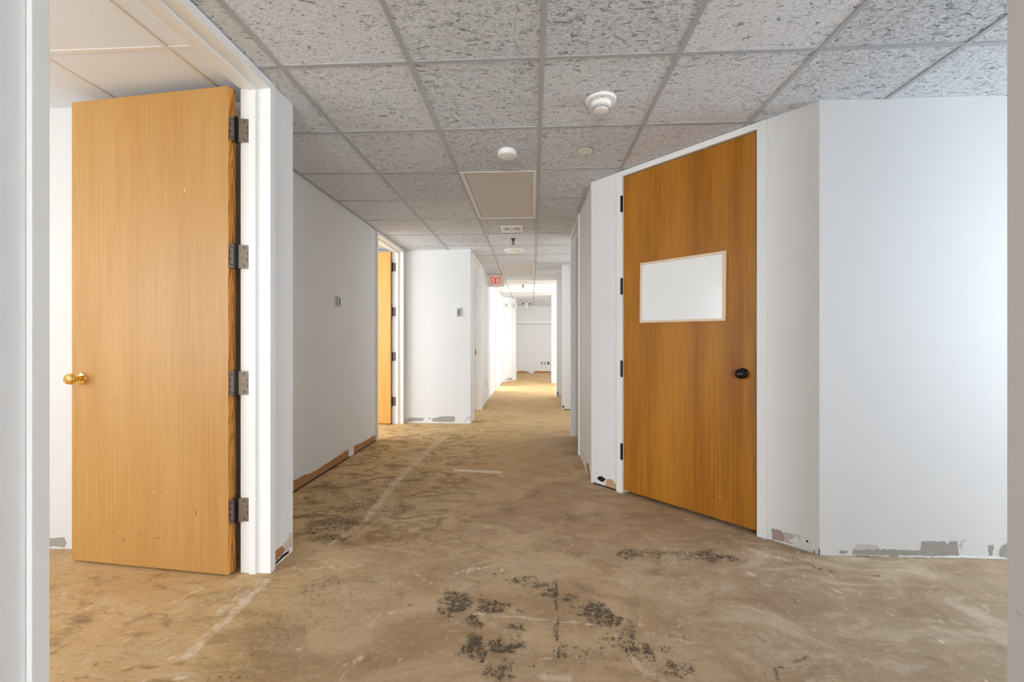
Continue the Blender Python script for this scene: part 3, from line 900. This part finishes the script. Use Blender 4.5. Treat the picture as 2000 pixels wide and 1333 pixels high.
# ------------------------------------------------------------------- doors
def frame_profile(D, s0, s1):
    return [(-.040, -.016), (0, -.016), (0, s0), (.013, s0), (.013, s1), (0, s1), (0, D + .016), (-.040, D + .016),
            (-.040, D + .0005), (-.029, D + .0005), (-.029, -.0005), (-.040, -.0005)]
def door_frame(parent, W, D, s0, s1, mat, wide=.040):
    """local: x across the opening 0..W, y into the wall 0..D, z up"""
    p = frame_profile(D, s0, s1)
    if wide != .040:
        p = [(-wide if abs(a + .040) < 1e-6 else a, c) for a, c in p]
    b = MB()
    b.prism(p, 0, CEIL - .0005)
    b.prism([(W - a, c) for a, c in p], 0, CEIL - .0005)
    b.box(0, W, -.016, D + .016, OPEN_H, CEIL - .0005)
    b.box(.013, W - .013, s0, s1, OPEN_H - .013, OPEN_H)
    f = b.build('door_frame', [mat, HOLE], parent, bevel=.0012)
    return f
HZ = [2.176, 1.556, .936, .313]                    # hinge centres
LEAF_H = (.010, 2.377)
def leaf_mesh(W, T, mats, parent, loc, rz, front, marks=(), z0=.010):
    """x from hinge edge 0..W; front face at y=0, body towards y = -front*T"""
    b = MB()
    y0, y1 = (-T, 0) if front > 0 else (0, T)
    b.box(0, W, y0, y1, z0, LEAF_H[1])
    for f in b.bm.faces:
        if abs(f.normal.x) > .9 or f.calc_center_median().x < .001 or f.calc_center_median().x > W - .001:
            f.material_index = 1
    for (x, z, w, h, a, mi) in marks:
        e = .0004 * front
        M = TX(x, 0, z) @ RY(a)
        pts = [(-w, 0), (-w * .5, h), (w * .4, h * .8), (w, .2 * h), (w * .5, -h), (-w * .6, -h * .7)]
        lo, hi = (-.001, .0004) if front > 0 else (-.0004, .001)
        b.prism([(p, q) for p, q in pts], lo, hi, mi, M @ Matrix(((1, 0, 0, 0), (0, 0, 1, 0), (0, 1, 0, 0), (0, 0, 0, 1))))
    bmesh.ops.recalc_face_normals(b.bm, faces=b.bm.faces[:])
    o = b.build('door_leaf', mats, parent, bevel=.0015)
    o.location = loc
    o.rotation_euler = (0, 0, rz)
    return o
SCRATCH = plain('pale_scratch', srgb(236, 208, 166), .6)
SCUFF = plain('dark_scuff', srgb(132, 78, 24), .6)
PURPLE = plain('faded_purple_stain', srgb(150, 96, 62), .45)

def hinge(parent, pin, z, leaf_dir, leaf_y, jamb_dir, hh=.0585):
    """barrel at pin (local xy), one plate along leaf_dir, one along jamb_dir; screw heads on both"""
    h = empty('hinge', (pin[0], pin[1], z), 0, parent)
    b = MB()
    for k in range(5):
        z0 = -hh + k * (2 * hh / 5)
        b.cyl(.0100, z0 + .0006, z0 + 2 * hh / 5 - .0006, 16)
    b.cyl(.0078, -hh, hh, 12)
    b.lathe([(0, hh + .006), (.006, hh + .005), (.0075, hh), (0, hh)], 12)
    b.lathe([(0, -hh - .006), (.006, -hh - .005), (.0075, -hh), (0, -hh)], 12)
    b.build('hinge_barrel', BLACKM, h)
    for nm, d in (('hinge_plate', leaf_dir), ('hinge_plate', jamb_dir)):
        if d is None: continue
        ang = math.atan2(d[1], d[0])
        b = MB()
        M = RZ(ang)
        b.box(.004, d[2], -.0013, .0013, -hh + .001, hh - .001, 0, M)
        for sx, sz in ((.55, .043), (.80, .015), (.80, -.015), (.55, -.043)):
            for sgn in (1, -1):
                b.cyl(.0034, 0, .0018, 10, 1, M @ TX(d[2] * sx + .004, 0, sz) @ RX(-sgn * PI / 2))
        b.build(nm, [BRONZE, HOLE], h)
    return h

def knob(parent, loc, ndir, mat, keyed=True, name='door_knob'):
    """turned about the direction ndir (local xy)"""
    k = empty(name, loc, math.atan2(ndir[1], ndir[0]), parent)
    R = RY(PI / 2)
    b = MB()
    b.lathe([(0, 0), (.033, 0), (.033, .003), (.030, .008), (.020, .012), (.014, .013), (0, .013)], 40, 0, R)
    b.build('knob_rosette', mat, k)
    b = MB()
    neck = [(0, .012), (.0135, .012), (.0120, .016), (.0115, .021), (.0120, .026)]
    ball = []
    for q in range(15):
        a = math.radians(-62 + q * (62 + 66) / 14)
        ball.append((.0285 * math.cos(a), .0485 + .0215 * math.sin(a)))
    b.lathe(neck + ball + [(.0110, .0690), (.0105, .0675), (0, .0675)], 48, 0, R)
    b.build('knob_ball', mat, k)
    if keyed:
        b = MB()
        b.cyl(.008, .064, .0695, 24, 0, R)
        b.box(-.0012, .0012, -.004, .004, .0685, .0700, 1, R)
        b.build('key_cylinder', [mat, HOLE], k)
    return k

# door 1: near left, wide open into the office
d1 = struct(empty('door_1', (-1.30, 1.046, 0), PI / 2), 'honey oak door standing wide open at near left, brass knob', 'door')
W1O = .934
door_frame(d1, W1O, .12, .052, .086, TRIM)
# local x = world y - 1.053 ; local y = -(world x + 1.30)
def w2l(x, y): return (y - 1.046, -(x + 1.30))
lx, ly = w2l(-1.468, 1.940)
dv = Vector((-.911, .096)).normalized()
leaf_ang = math.atan2(dv.y, dv.x) - PI / 2
leaf1 = leaf_mesh(.916, .045, [OAK, EDGE, SCRATCH, SCUFF], d1, (lx, ly, 0), leaf_ang, 1, [
    (.243, 1.885, .004, .009, .2, 2), (.62, 1.19, .004, .002, 0, 3), (.30, .47, .006, .0015, .3, 2), (.42, .39, .02, .0012, .1, 2), (.35, .395, .016, .0010, -.2, 2),
    (.40, .16, .020, .0018, .35, 3), (.50, .17, .016, .0014, .2, 3), (.22, .16, .012, .0012, -.1, 3), (.18, .30, .003, .016, .15, 3), (.60, .14, .003, .010, -.1, 3), (.66, .17, .005, .003, 0, 3)])
pin = w2l(-1.4465, 1.9655)
ld = Vector(w2l(-1.468 - .02, 1.94 + .0)) - Vector(pin)
front_n = Vector((-dv.y, dv.x))
# leaf plate lies on the hinge edge of the leaf, from pin side to the front face
edge_back = Vector((-1.468, 1.94)) - front_n * -.0 + Vector((0, 0))
for z in HZ:
    pb = Vector((-1.468, 1.94)) + Vector((.0018, 0)); pb = Vector(w2l(*pb)) - Vector(pin)
    hinge(d1, pin, z, (pb.x, pb.y, pb.length - .004), 0, (0.995 * (W1O - pin[0]), .086 - pin[1], .058))
knob(leaf1, (.856, 0, .950), (0, 1), BRASS)

# door 2: left recess, open into the second room
d2 = struct(empty('door_2', (-1.80, 4.745, 0), PI / 2), 'honey oak door standing open at the end of the left recess', 'door')
W2O = .935
door_frame(d2, W2O, .13, .052, .086, TRIM)
w2 = lambda x, y: (y - 4.745, -(x + 1.80))
l2 = w2(-1.952, 5.640)
leaf2 = leaf_mesh(.916, .045, [OAK_PALE, EDGE, SCRATCH, SCUFF], d2, (*l2, 0), math.atan2(.06, -1) - PI / 2, 1, [(.3, 1.4, .003, .01, 0, 3)])
pin2 = w2(-1.934, 5.664)
for z in HZ:
    pb = Vector(w2(-1.950, 5.640)) - Vector(pin2)
    hinge(d2, pin2, z, (pb.x, pb.y, pb.length - .002), 0, (W2O - pin2[0], .086 - pin2[1], .052))

# door 3: open frame on the far left, strike plate on its jamb
d3 = struct(empty('door_3', (-.86, 6.0, 0), PI / 2), 'white open door frame on the left just before the exit sign', 'door')
f3 = door_frame(d3, .93, .12, .045, .075, TRIM)
b = MB()
b.box(.9285, .9305, .075, .105, .895, 1.022, 0)
b.box(.9278, .9290, .083, .097, .935, .985, 1)
b.build('strike_plate', [BRASS, HOLE], d3)
# door 4: farthest left frame
d4 = struct(empty('door_4', (-.86, 9.65, 0), PI / 2), 'farthest white open door frame on the left wall', 'door')
door_frame(d4, 1.05, .12, .045, .075, TRIM)
# door 5: right hall wall, closed taupe door deep in its frame
d5 = struct(empty('door_5', (.475, 5.04, 0), -PI / 2), 'narrow grey taupe doorway on the right hall wall', 'door')
door_frame(d5, .815, .125, .040, .072, TRIM, .030)
leaf5 = leaf_mesh(.80, .042, [TAUPE, TAUPE, SCRATCH, SCUFF], d5, (.0075, .074, 0), 0, -1)
# door 6: closed amber door in the slanted wall
d6 = struct(empty('door_6', (*ra(.3005), 0), RA_RZ), 'closed amber oak door in the slanted wall at right, dark knob', 'door')
W6 = .9175
door_frame(d6, W6, .12, .048, .082, TRIM, .052)
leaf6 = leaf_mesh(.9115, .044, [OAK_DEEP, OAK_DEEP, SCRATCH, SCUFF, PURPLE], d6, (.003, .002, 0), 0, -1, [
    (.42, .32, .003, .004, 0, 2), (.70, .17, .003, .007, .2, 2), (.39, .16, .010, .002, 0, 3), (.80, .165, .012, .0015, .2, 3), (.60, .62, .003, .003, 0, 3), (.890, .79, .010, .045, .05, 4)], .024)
for z in HZ:
    h = hinge(d6, (-.006, -.0125), z, None, 0, None)
knob(leaf6, (.834, 0, .9475), (0, -1), KNOBM, False)
# small screw on the near left jamb
b = MB(); b.cyl(.0035, 0, .0015, 12, 0, TX(W1O, .081, 2.3147) @ RY(-PI / 2))
b.build('jamb_screw', HOLE, d1)

# -------------------------------------------------------------- whiteboard
wb = empty('whiteboard', (*ra(.7467, -.0005), 1.4875), RA_RZ)
tag(wb, 'small blank framed white board hung on the amber door', 'whiteboard')
wb.rotation_euler = (0, math.radians(.6), RA_RZ)
b = MB()
hw, hh, t = .2965, .2165, .016
for x0, x1, z0, z1 in ((-hw, hw, hh - t, hh), (-hw, hw, -hh, -hh + t), (-hw, -hw + t, -hh + t, hh - t), (hw - t, hw, -hh + t, hh - t)):
    b.box(x0, x1, -.018, .002, z0, z1)
b.build('board_frame', BOARDFRAME, wb, bevel=.002)
b = MB(); b.box(-hw + t - .002, hw - t + .002, -.010, -.001, -hh + t - .002, hh - t + .002)
b.build('board_panel', BOARD, wb)

# ---------------------------------------------------------- ceiling fittings
def light_panel(p, label):
    x0, x1, y0, y1 = p
    w = tag(empty('ceiling_light_panel', ((x0 + x1) / 2, (y0 + y1) / 2, CEIL)), label, 'ceiling light', 'unlit light panels in the hall ceiling')
    hx, hy = (x1 - x0) / 2 - .0125, (y1 - y0) / 2 - .0115
    b = MB(); t = .030
    b.box(-hx, -hx + t, -hy, hy, -.003, .0040); b.box(hx - t, hx, -hy, hy, -.003, .0040)
    b.box(-hx + t, hx - t, -hy, -hy + .018, -.003, .0040); b.box(-hx + t, hx - t, hy - .018, hy, -.003, .0040)
    b.build('panel_frame', TBAR_WHITE, w, bevel=.001)
    b = MB(); b.box(-hx + t + .003, hx - t - .003, -hy + .020, hy - .020, .0022, .0042)
    b.box(-hx + t - .001, -hx + t + .003, -hy + .018, hy - .018, .0035, .0042, 1); b.box(hx - t - .003, hx - t + .001, -hy + .018, hy - .018, .0035, .0042, 1)
    b.build('light_diffuser', [DIFFUSER, DGREY], w)
light_panel(PANELS[0], 'nearer unlit taupe light panel, in front of the square vent')
light_panel(PANELS[1], 'far unlit light panel beside the exit sign')

def flip(): return RX(PI)
# smoke detector
sd = tag(empty('smoke_detector', (.365, 2.238, CEIL + .0042)), 'round two tier white smoke detector on the nearest ceiling tile', 'smoke detector')
b = MB(); b.lathe([(0, 0), (.081, 0), (.081, .006), (.078, .013), (.066, .017), (.054, .018), (0, .018)], 48, 0, flip()); b.build('detector_base', WPLASTIC, sd)
b = MB(); b.lathe([(0, .016), (.053, .016), (.053, .030), (.049, .038), (.043, .041), (0, .041)], 48, 0, flip()); b.build('detector_body', WPLASTIC, sd)
b = MB(); b.lathe([(0, .040), (.041, .040), (.0405, .050), (.039, .057), (.034, .061), (.015, .064), (0, .0645)], 48, 0, flip())
b.build('sensor_cap', CREAM, sd)
b = MB()
for k in range(28):
    a = 2 * PI * k / 28
    b.box(.0395, .0412, -.0022, .0022, .043, .054, 0, flip() @ RZ(a))
b.build('sensor_slots', DGREY, sd)
b = MB(); b.cyl(.003, .016, .0188, 12, 0, flip() @ TX(-.002, .066, 0)); b.build('indicator_lamp', DGREY, sd)
# puck
pk = tag(empty('ceiling_sensor', (-.170, 2.802, CEIL + .0042)), 'plain thick white round puck on the ceiling before the light panel', 'sensor')
b = MB(); b.lathe([(0, 0), (.060, 0), (.064, .004), (.065, .030), (.062, .036), (.056, .039), (0, .040)], 48, 0, flip()); b.build('sensor_body', WPLASTIC, pk)
b = MB(); b.lathe([(.052, .0388), (.050, .0402), (.046, .0402), (.044, .0390)], 48, 0, flip()); b.build('sensor_ring', CREAM, pk)
# flush cover plate
cp = tag(empty('sprinkler_cover_plate', (.356, 2.824, CEIL + .0042)), 'flat small round cover plate flush with the ceiling tile', 'cover plate')
b = MB(); b.lathe([(0, 0), (.052, 0), (.052, .003), (.050, .0045), (.046, .005), (0, .005)], 48, 0, flip()); b.build('cover_disc', CREAM, cp)
b = MB(); b.lathe([(.052, 0), (.055, .0005), (.055, .0015), (.052, .002)], 48, 0, flip()); b.build('cover_rim', DGREY, cp)
# square vents
def vent(x, y, label):
    v = tag(empty('ceiling_vent', (x, y, CEIL + .0042)), label, 'vent', 'square vents in the hall ceiling')
    b = MB()
    def ring(h, w, z0, z1):
        b.box(-h, h, h - w, h, z0, z1); b.box(-h, h, -h, -h + w, z0, z1); b.box(-h, -h + w, -h + w, h - w, z0, z1); b.box(h - w, h, -h + w, h - w, z0, z1)
    ring(.125, .034, -.014, 0)
    b.build('vent_frame', WPLASTIC, v, bevel=.003)
    b = MB()
    ring(.086, .017, -.013, -.001); ring(.054, .017, -.010, -.001); b.box(-.024, .024, -.024, .024, -.008, -.001)
    b.build('vent_louvers', WPLASTIC, v, bevel=.002)
    b = MB(); b.box(-.091, .091, -.091, .091, -.0012, 0); b.build('vent_throat', DGREY, v)
vent(-.232, 4.715, 'nearer square white vent with ring louvers behind the light panel')
vent(-.219, 8.98, 'farther square vent in the ceiling right of the exit sign')
# sprinkler heads
def sprinkler(x, y, label):
    s = tag(empty('fire_sprinkler', (x, y, CEIL + .0042)), label, 'sprinkler', 'sprinkler heads in the hall ceiling')
    b = MB(); b.lathe([(0, 0), (.034, 0), (.034, .003), (.022, .007), (.016, .008), (0, .008)], 32, 0, flip()); b.build('escutcheon', DGREY, s)
    b = MB(); b.cyl(.013, .008, .030, 20, 0, flip())
    b.box(-.017, -.012, -.004, .004, -.062, -.024); b.box(.012, .017, -.004, .004, -.062, -.024)
    b.box(-.017, .017, -.005, .005, -.068, -.060); b.cyl(.0045, .030, .060, 12, 0, flip())
    b.build('sprinkler_body', BLACKM, s)
    b = MB(); b.cyl(.022, .068, .0705, 24, 0, flip()); b.build('deflector', BLACKM, s)
sprinkler(-.240, 5.19, 'nearer black sprinkler head between square vent and round ceiling light')
sprinkler(-.213, 9.40, 'farther dark sprinkler head near the bright far ceiling')
# round dome
dl = tag(empty('ceiling_disc_fixture', (-.251, 5.85, CEIL + .0042)), 'wide shallow white disc on the ceiling beyond the nearer black sprinkler', 'ceiling fixture')
b = MB(); b.lathe([(0, 0), (.148, 0), (.148, .006), (.138, .013), (.126, .014), (0, .014)], 64, 0, flip()); b.build('disc_rim', WPLASTIC, dl)
b = MB(); b.lathe([(.125, .0135), (.110, .020), (.070, .028), (.030, .031), (0, .0315)], 64, 0, flip()); b.build('disc_cover', CREAM, dl)
# far pendant pipe stub
fp = tag(empty('ceiling_mount', (-.196, 13.6, CEIL + .0042)), 'white stub with dark cross arms hanging before the end wall', 'ceiling mount')
b = MB(); b.box(-.055, .055, -.05, .05, -.185, -.01); b.build('mount_body', WPLASTIC, fp, bevel=.006)
b = MB(); b.box(-.155, -.055, -.02, .02, -.055, -.030); b.box(.055, .165, -.02, .02, -.055, -.030); b.box(-.02, .02, -.02, .02, -.010, 0); b.build('mount_arms', DGREY, fp, bevel=.003)

# --------------------------------------------------------------- exit sign
ex = tag(empty('exit_sign', (-.6905, 7.90, 2.3065)), 'red lettered EXIT sign fixed to the left wall under the ceiling', 'exit sign')
b = MB(); b.box(-.150, .150, 0, .045, -.113, .113); b.build('sign_housing', plain('sign_housing_grey', (.62, .60, .56), .45), ex, bevel=.005)
b = MB(); b.box(-.117, .128, -.0025, .001, -.092, .092); b.build('sign_face', SIGNFACE, ex, bevel=.001)
b = MB()
h0, h1 = -.074, .074
def put(x0, x1, z0, z1): b.box(x0, x1, -.0048, -.0020, z0, z1)
put(-.100, -.082, h0, h1); put(-.082, -.055, h1 - .018, h1); put(-.082, -.055, h0, h0 + .018); put(-.082, -.062, -.009, .009)
XZ = Matrix(((1, 0, 0, 0), (0, 0, 1, 0), (0, 1, 0, 0), (0, 0, 0, 1)))
for sgn in (1, -1):
    b.prism([(-.019 - sgn * .024 - .010, h0), (-.019 - sgn * .024 + .010, h0), (-.019 + sgn * .024 + .010, h1), (-.019 + sgn * .024 - .010, h1)], -.0048, -.0020 - .0003 * sgn, 0, XZ)
put(.026, .043, h0, h1)
put(.056, .104, h1 - .018, h1); put(.071, .089, h0, h1 - .018)
bmesh.ops.recalc_face_normals(b.bm, faces=b.bm.faces[:])
b.build('exit_letters', REDGLOW, ex)
b = MB(); b.prism([(.111, .030), (.119, .030), (.127, 0), (.119, -.030), (.111, -.030), (.118, 0)], -.0045, -.0020, 0, XZ)
bmesh.ops.recalc_face_normals(b.bm, faces=b.bm.faces[:])
b.build('chevron_arrow', REDGLOW, ex)
b = MB(); b.box(-.1695, -.150, .008, .037, -.05, .05); b.build('wall_bracket', WPLASTIC, ex)

# --------------------------------------------------------- emergency light
FAa = math.atan2(.8137, .5812)
em = tag(empty('emergency_light', (-.83 + .5812 * .295, 11.85 + .8137 * .295, 2.19), FAa), 'white twin head emergency light high on the far slanted wall', 'emergency light')
b = MB(); b.box(-.10, .10, -.045, -.001, -.035, .035); b.build('light_body', WPLASTIC, em, bevel=.006)
for sgn in (-1, 1):
    h = empty('lamp_head', (sgn * .15, -.085, -.005), 0, em)
    b = MB(); b.lathe([(0, -.03), (.03, -.028), (.052, .01), (.055, .035), (.050, .036), (.046, .030), (0, .028)], 28, 0, RX(PI / 2 + .3) @ RY(sgn * .35)); b.build('lamp_shell', CREAM, h)
    b = MB(); b.box(-.055 if sgn > 0 else 0.0, 0.0 if sgn > 0 else .055, -.0, .035, -.008, .008); b.build('lamp_arm', DGREY, h)

# ------------------------------------------- thermostats, outlets, the rail
def thermostat(key, u, z, w, hgt, label):
    t = tag(empty('thermostat'), label, 'thermostat', 'grey wall thermostats')
    t.matrix_world = wall_matrix(key) @ TX(u, z, 0)
    b = MB(); b.box(-w / 2, w / 2, -hgt / 2, hgt / 2, 0, .006); b.build('back_plate', CREAM, t, bevel=.002)
    b = MB(); b.box(-w / 2 + .006, w / 2 - .006, -hgt / 2 + .006, hgt / 2 - .006, .005, .020); b.build('thermostat_body', GPLASTIC, t, bevel=.003)
    b = MB(); b.box(-.002, .016, -hgt / 2 + .018, hgt / 2 - .020, .0195, .0212); b.build('display_slot', DGREY, t)
thermostat('W2', 3.757, 1.511, .068, .100, 'grey thermostat on the shaded recessed left wall')
thermostat('W3', -1.0265, 1.550, .074, .129, 'grey thermostat near the edge of the bright alcove wall')
def outlet(key, u, z, w, hgt, mat, label, group=None):
    t = tag(empty('wall_outlet'), label, 'outlet', group)
    t.matrix_world = wall_matrix(key) @ TX(u, z, 0)
    b = MB(); b.box(-w / 2, w / 2, -hgt / 2, hgt / 2, 0, .006); b.build('cover_plate', mat, t, bevel=.002)
    for s in (-1, 1):
        b = MB()
        b.box(-.016, .016, s * hgt * .23 - .012, s * hgt * .23 + .012, .0055, .0075)
        b.build('socket', DGREY, t, bevel=.002)
outlet('W4', 7.77, .370, .075, .135, GPLASTIC, 'grey outlet low on the left wall below the exit sign')
for u, m, l in ((.334, GPLASTIC, 'left grey outlet of the three on the end wall'), (.452, GPLASTIC, 'middle grey outlet of the three on the end wall'), (.571, DGREY, 'black outlet, right one of three on the end wall')):
    outlet('END', u, .372, .072, .10, m, l, 'outlets on the end wall')
rl = tag(empty('wall_rail', (.05, 14.92, 1.835)), 'long pale horizontal rail across the far end wall', 'rail')
b = MB(); b.box(-.63, .62, -.020, 0, -.045, .055); b.build('rail_board', WPLASTIC, rl, bevel=.003)
b = MB(); b.box(-.63, .62, -.040, 0, -.062, -.045); b.build('rail_lip', GPLASTIC, rl, bevel=.003)
for x in (-.28, .36):
    b = MB(); b.cyl(.008, .0, .05, 12, 0, TX(x, -.012, -.068) @ RX(PI / 2)); b.build('rail_peg', GPLASTIC, rl)

# scraped adhesive residue on the floor, built as a thin raised strip
ts = MB()
pts = [(-.700, 3.684), (-.60, 3.679), (-.48, 3.668), (-.36, 3.658), (-.269, 3.646), (-.259, 3.580), (-.37, 3.590), (-.46, 3.603), (-.58, 3.613), (-.696, 3.625)]
cx, cy = -.48, 3.63
ts.prism([(x - cx, y - cy) for x, y in pts], 0.0002, .0016)
t = ts.build('residue_strip', plain('old_residue', srgb(230, 216, 196), .8, 0, .12, 40))
t.location = (cx, cy, 0)
tag(t, 'short pale scrape of adhesive residue across the hall floor', 'tape')

# ------------------------------------------------------------------ daylight
W = bpy.data.worlds.new('daylight')
SC.world = W
W.use_nodes = True
bg = W.node_tree.nodes['Background']
bg.inputs[0].default_value = (.86, .93, 1.0, 1)
bg.inputs[1].default_value = 1.6
def daylight(name, loc, d, sx, sy, power, col):
    l = bpy.data.lights.new(name, 'AREA')
    l.shape = 'RECTANGLE'
    l.size, l.size_y = sx, sy
    l.energy = power
    l.color = col
    o = bpy.data.objects.new(name, l)
    COL.objects.link(o)
    o.location = loc
    o.rotation_euler = Vector(d).to_track_quat('-Z', 'Z').to_euler()
    return o
COOL = (.74, .86, 1.0); NEUT = (.85, .925, 1.0)
zc = (SILL + HEAD) / 2
daylight('daylight_office', (-4.36, -1.1, zc), (1, 0, 0), 1.4, 3.2, P_OFFICE, NEUT)
daylight('daylight_second_room', (-4.36, 4.0, zc), (1, 0, 0), 1.4, 2.1, P_ROOM2, NEUT)
daylight('daylight_third_room', (-4.36, 7.5, zc), (1, 0, 0), 1.4, 2.1, P_ROOM3, NEUT)
daylight('daylight_fourth_room', (-4.36, 10.65, zc), (1, 0, 0), 1.4, 1.8, P_ROOM4, NEUT)
daylight('fill_hall_back', (-.05, -7.96, 1.35), (0, 1, 0), 2.0, 1.7, P_BACK, NEUT)  # lamp at the unseen back window, set far off to favour facing walls
daylight('daylight_cross', (4.96, 1.7, zc), (-1, 0, 0), 1.4, 1.0, P_CROSS, COOL)
daylight('fill_first_recess', (2.06, 6.1, zc), (-1, 0, 0), 1.4, 1.3, P_REC1, NEUT)  # added lamp at an unseen window, brightens the middle of the hall
daylight('fill_second_recess', (2.06, 7.9, zc), (-1, 0, 0), 1.4, 1.1, P_REC2, NEUT)  # added as well: unseen recess window, lifts the hall beyond the pier
daylight('fill_end_room', (3.56, 13.35, zc), (-1, 0, 0), 1.4, 2.0, P_END, NEUT)  # lamp for an added window out of view, brightens the hall end
daylight('daylight_right_room', (3.56, 10.2, zc), (-1, 0, 0), 1.4, 1.7, P_RIGHT, NEUT)

# ------------------------------------------------------------------- camera
cam = bpy.data.cameras.new('camera')
cam.sensor_width = 36.0
cam.sensor_fit = 'HORIZONTAL'
cam.lens = 812.0 / 2000 * 36.0
cam.shift_y = (668.2 - 666.5) / 2000
cam.clip_start = .05
co = bpy.data.objects.new('camera', cam)
COL.objects.link(co)
co.location = (0, 0, 1.1379)
co.rotation_euler = (PI / 2, 0, .049)
SC.camera = co

SC.view_settings.view_transform = 'Standard'
SC.view_settings.look = 'None'
SC.view_settings.gamma = 1.0
SC.view_settings.use_curve_mapping = False
SC.view_settings.exposure = EXPO
SC.cycles.max_bounces = 12
SC.cycles.diffuse_bounces = 8
SC.cycles.glossy_bounces = 4
SC.cycles.sample_clamp_indirect = 8
SC.cycles.use_denoising = True
SC.cycles.use_adaptive_sampling = True
SC.cycles.adaptive_threshold = .03
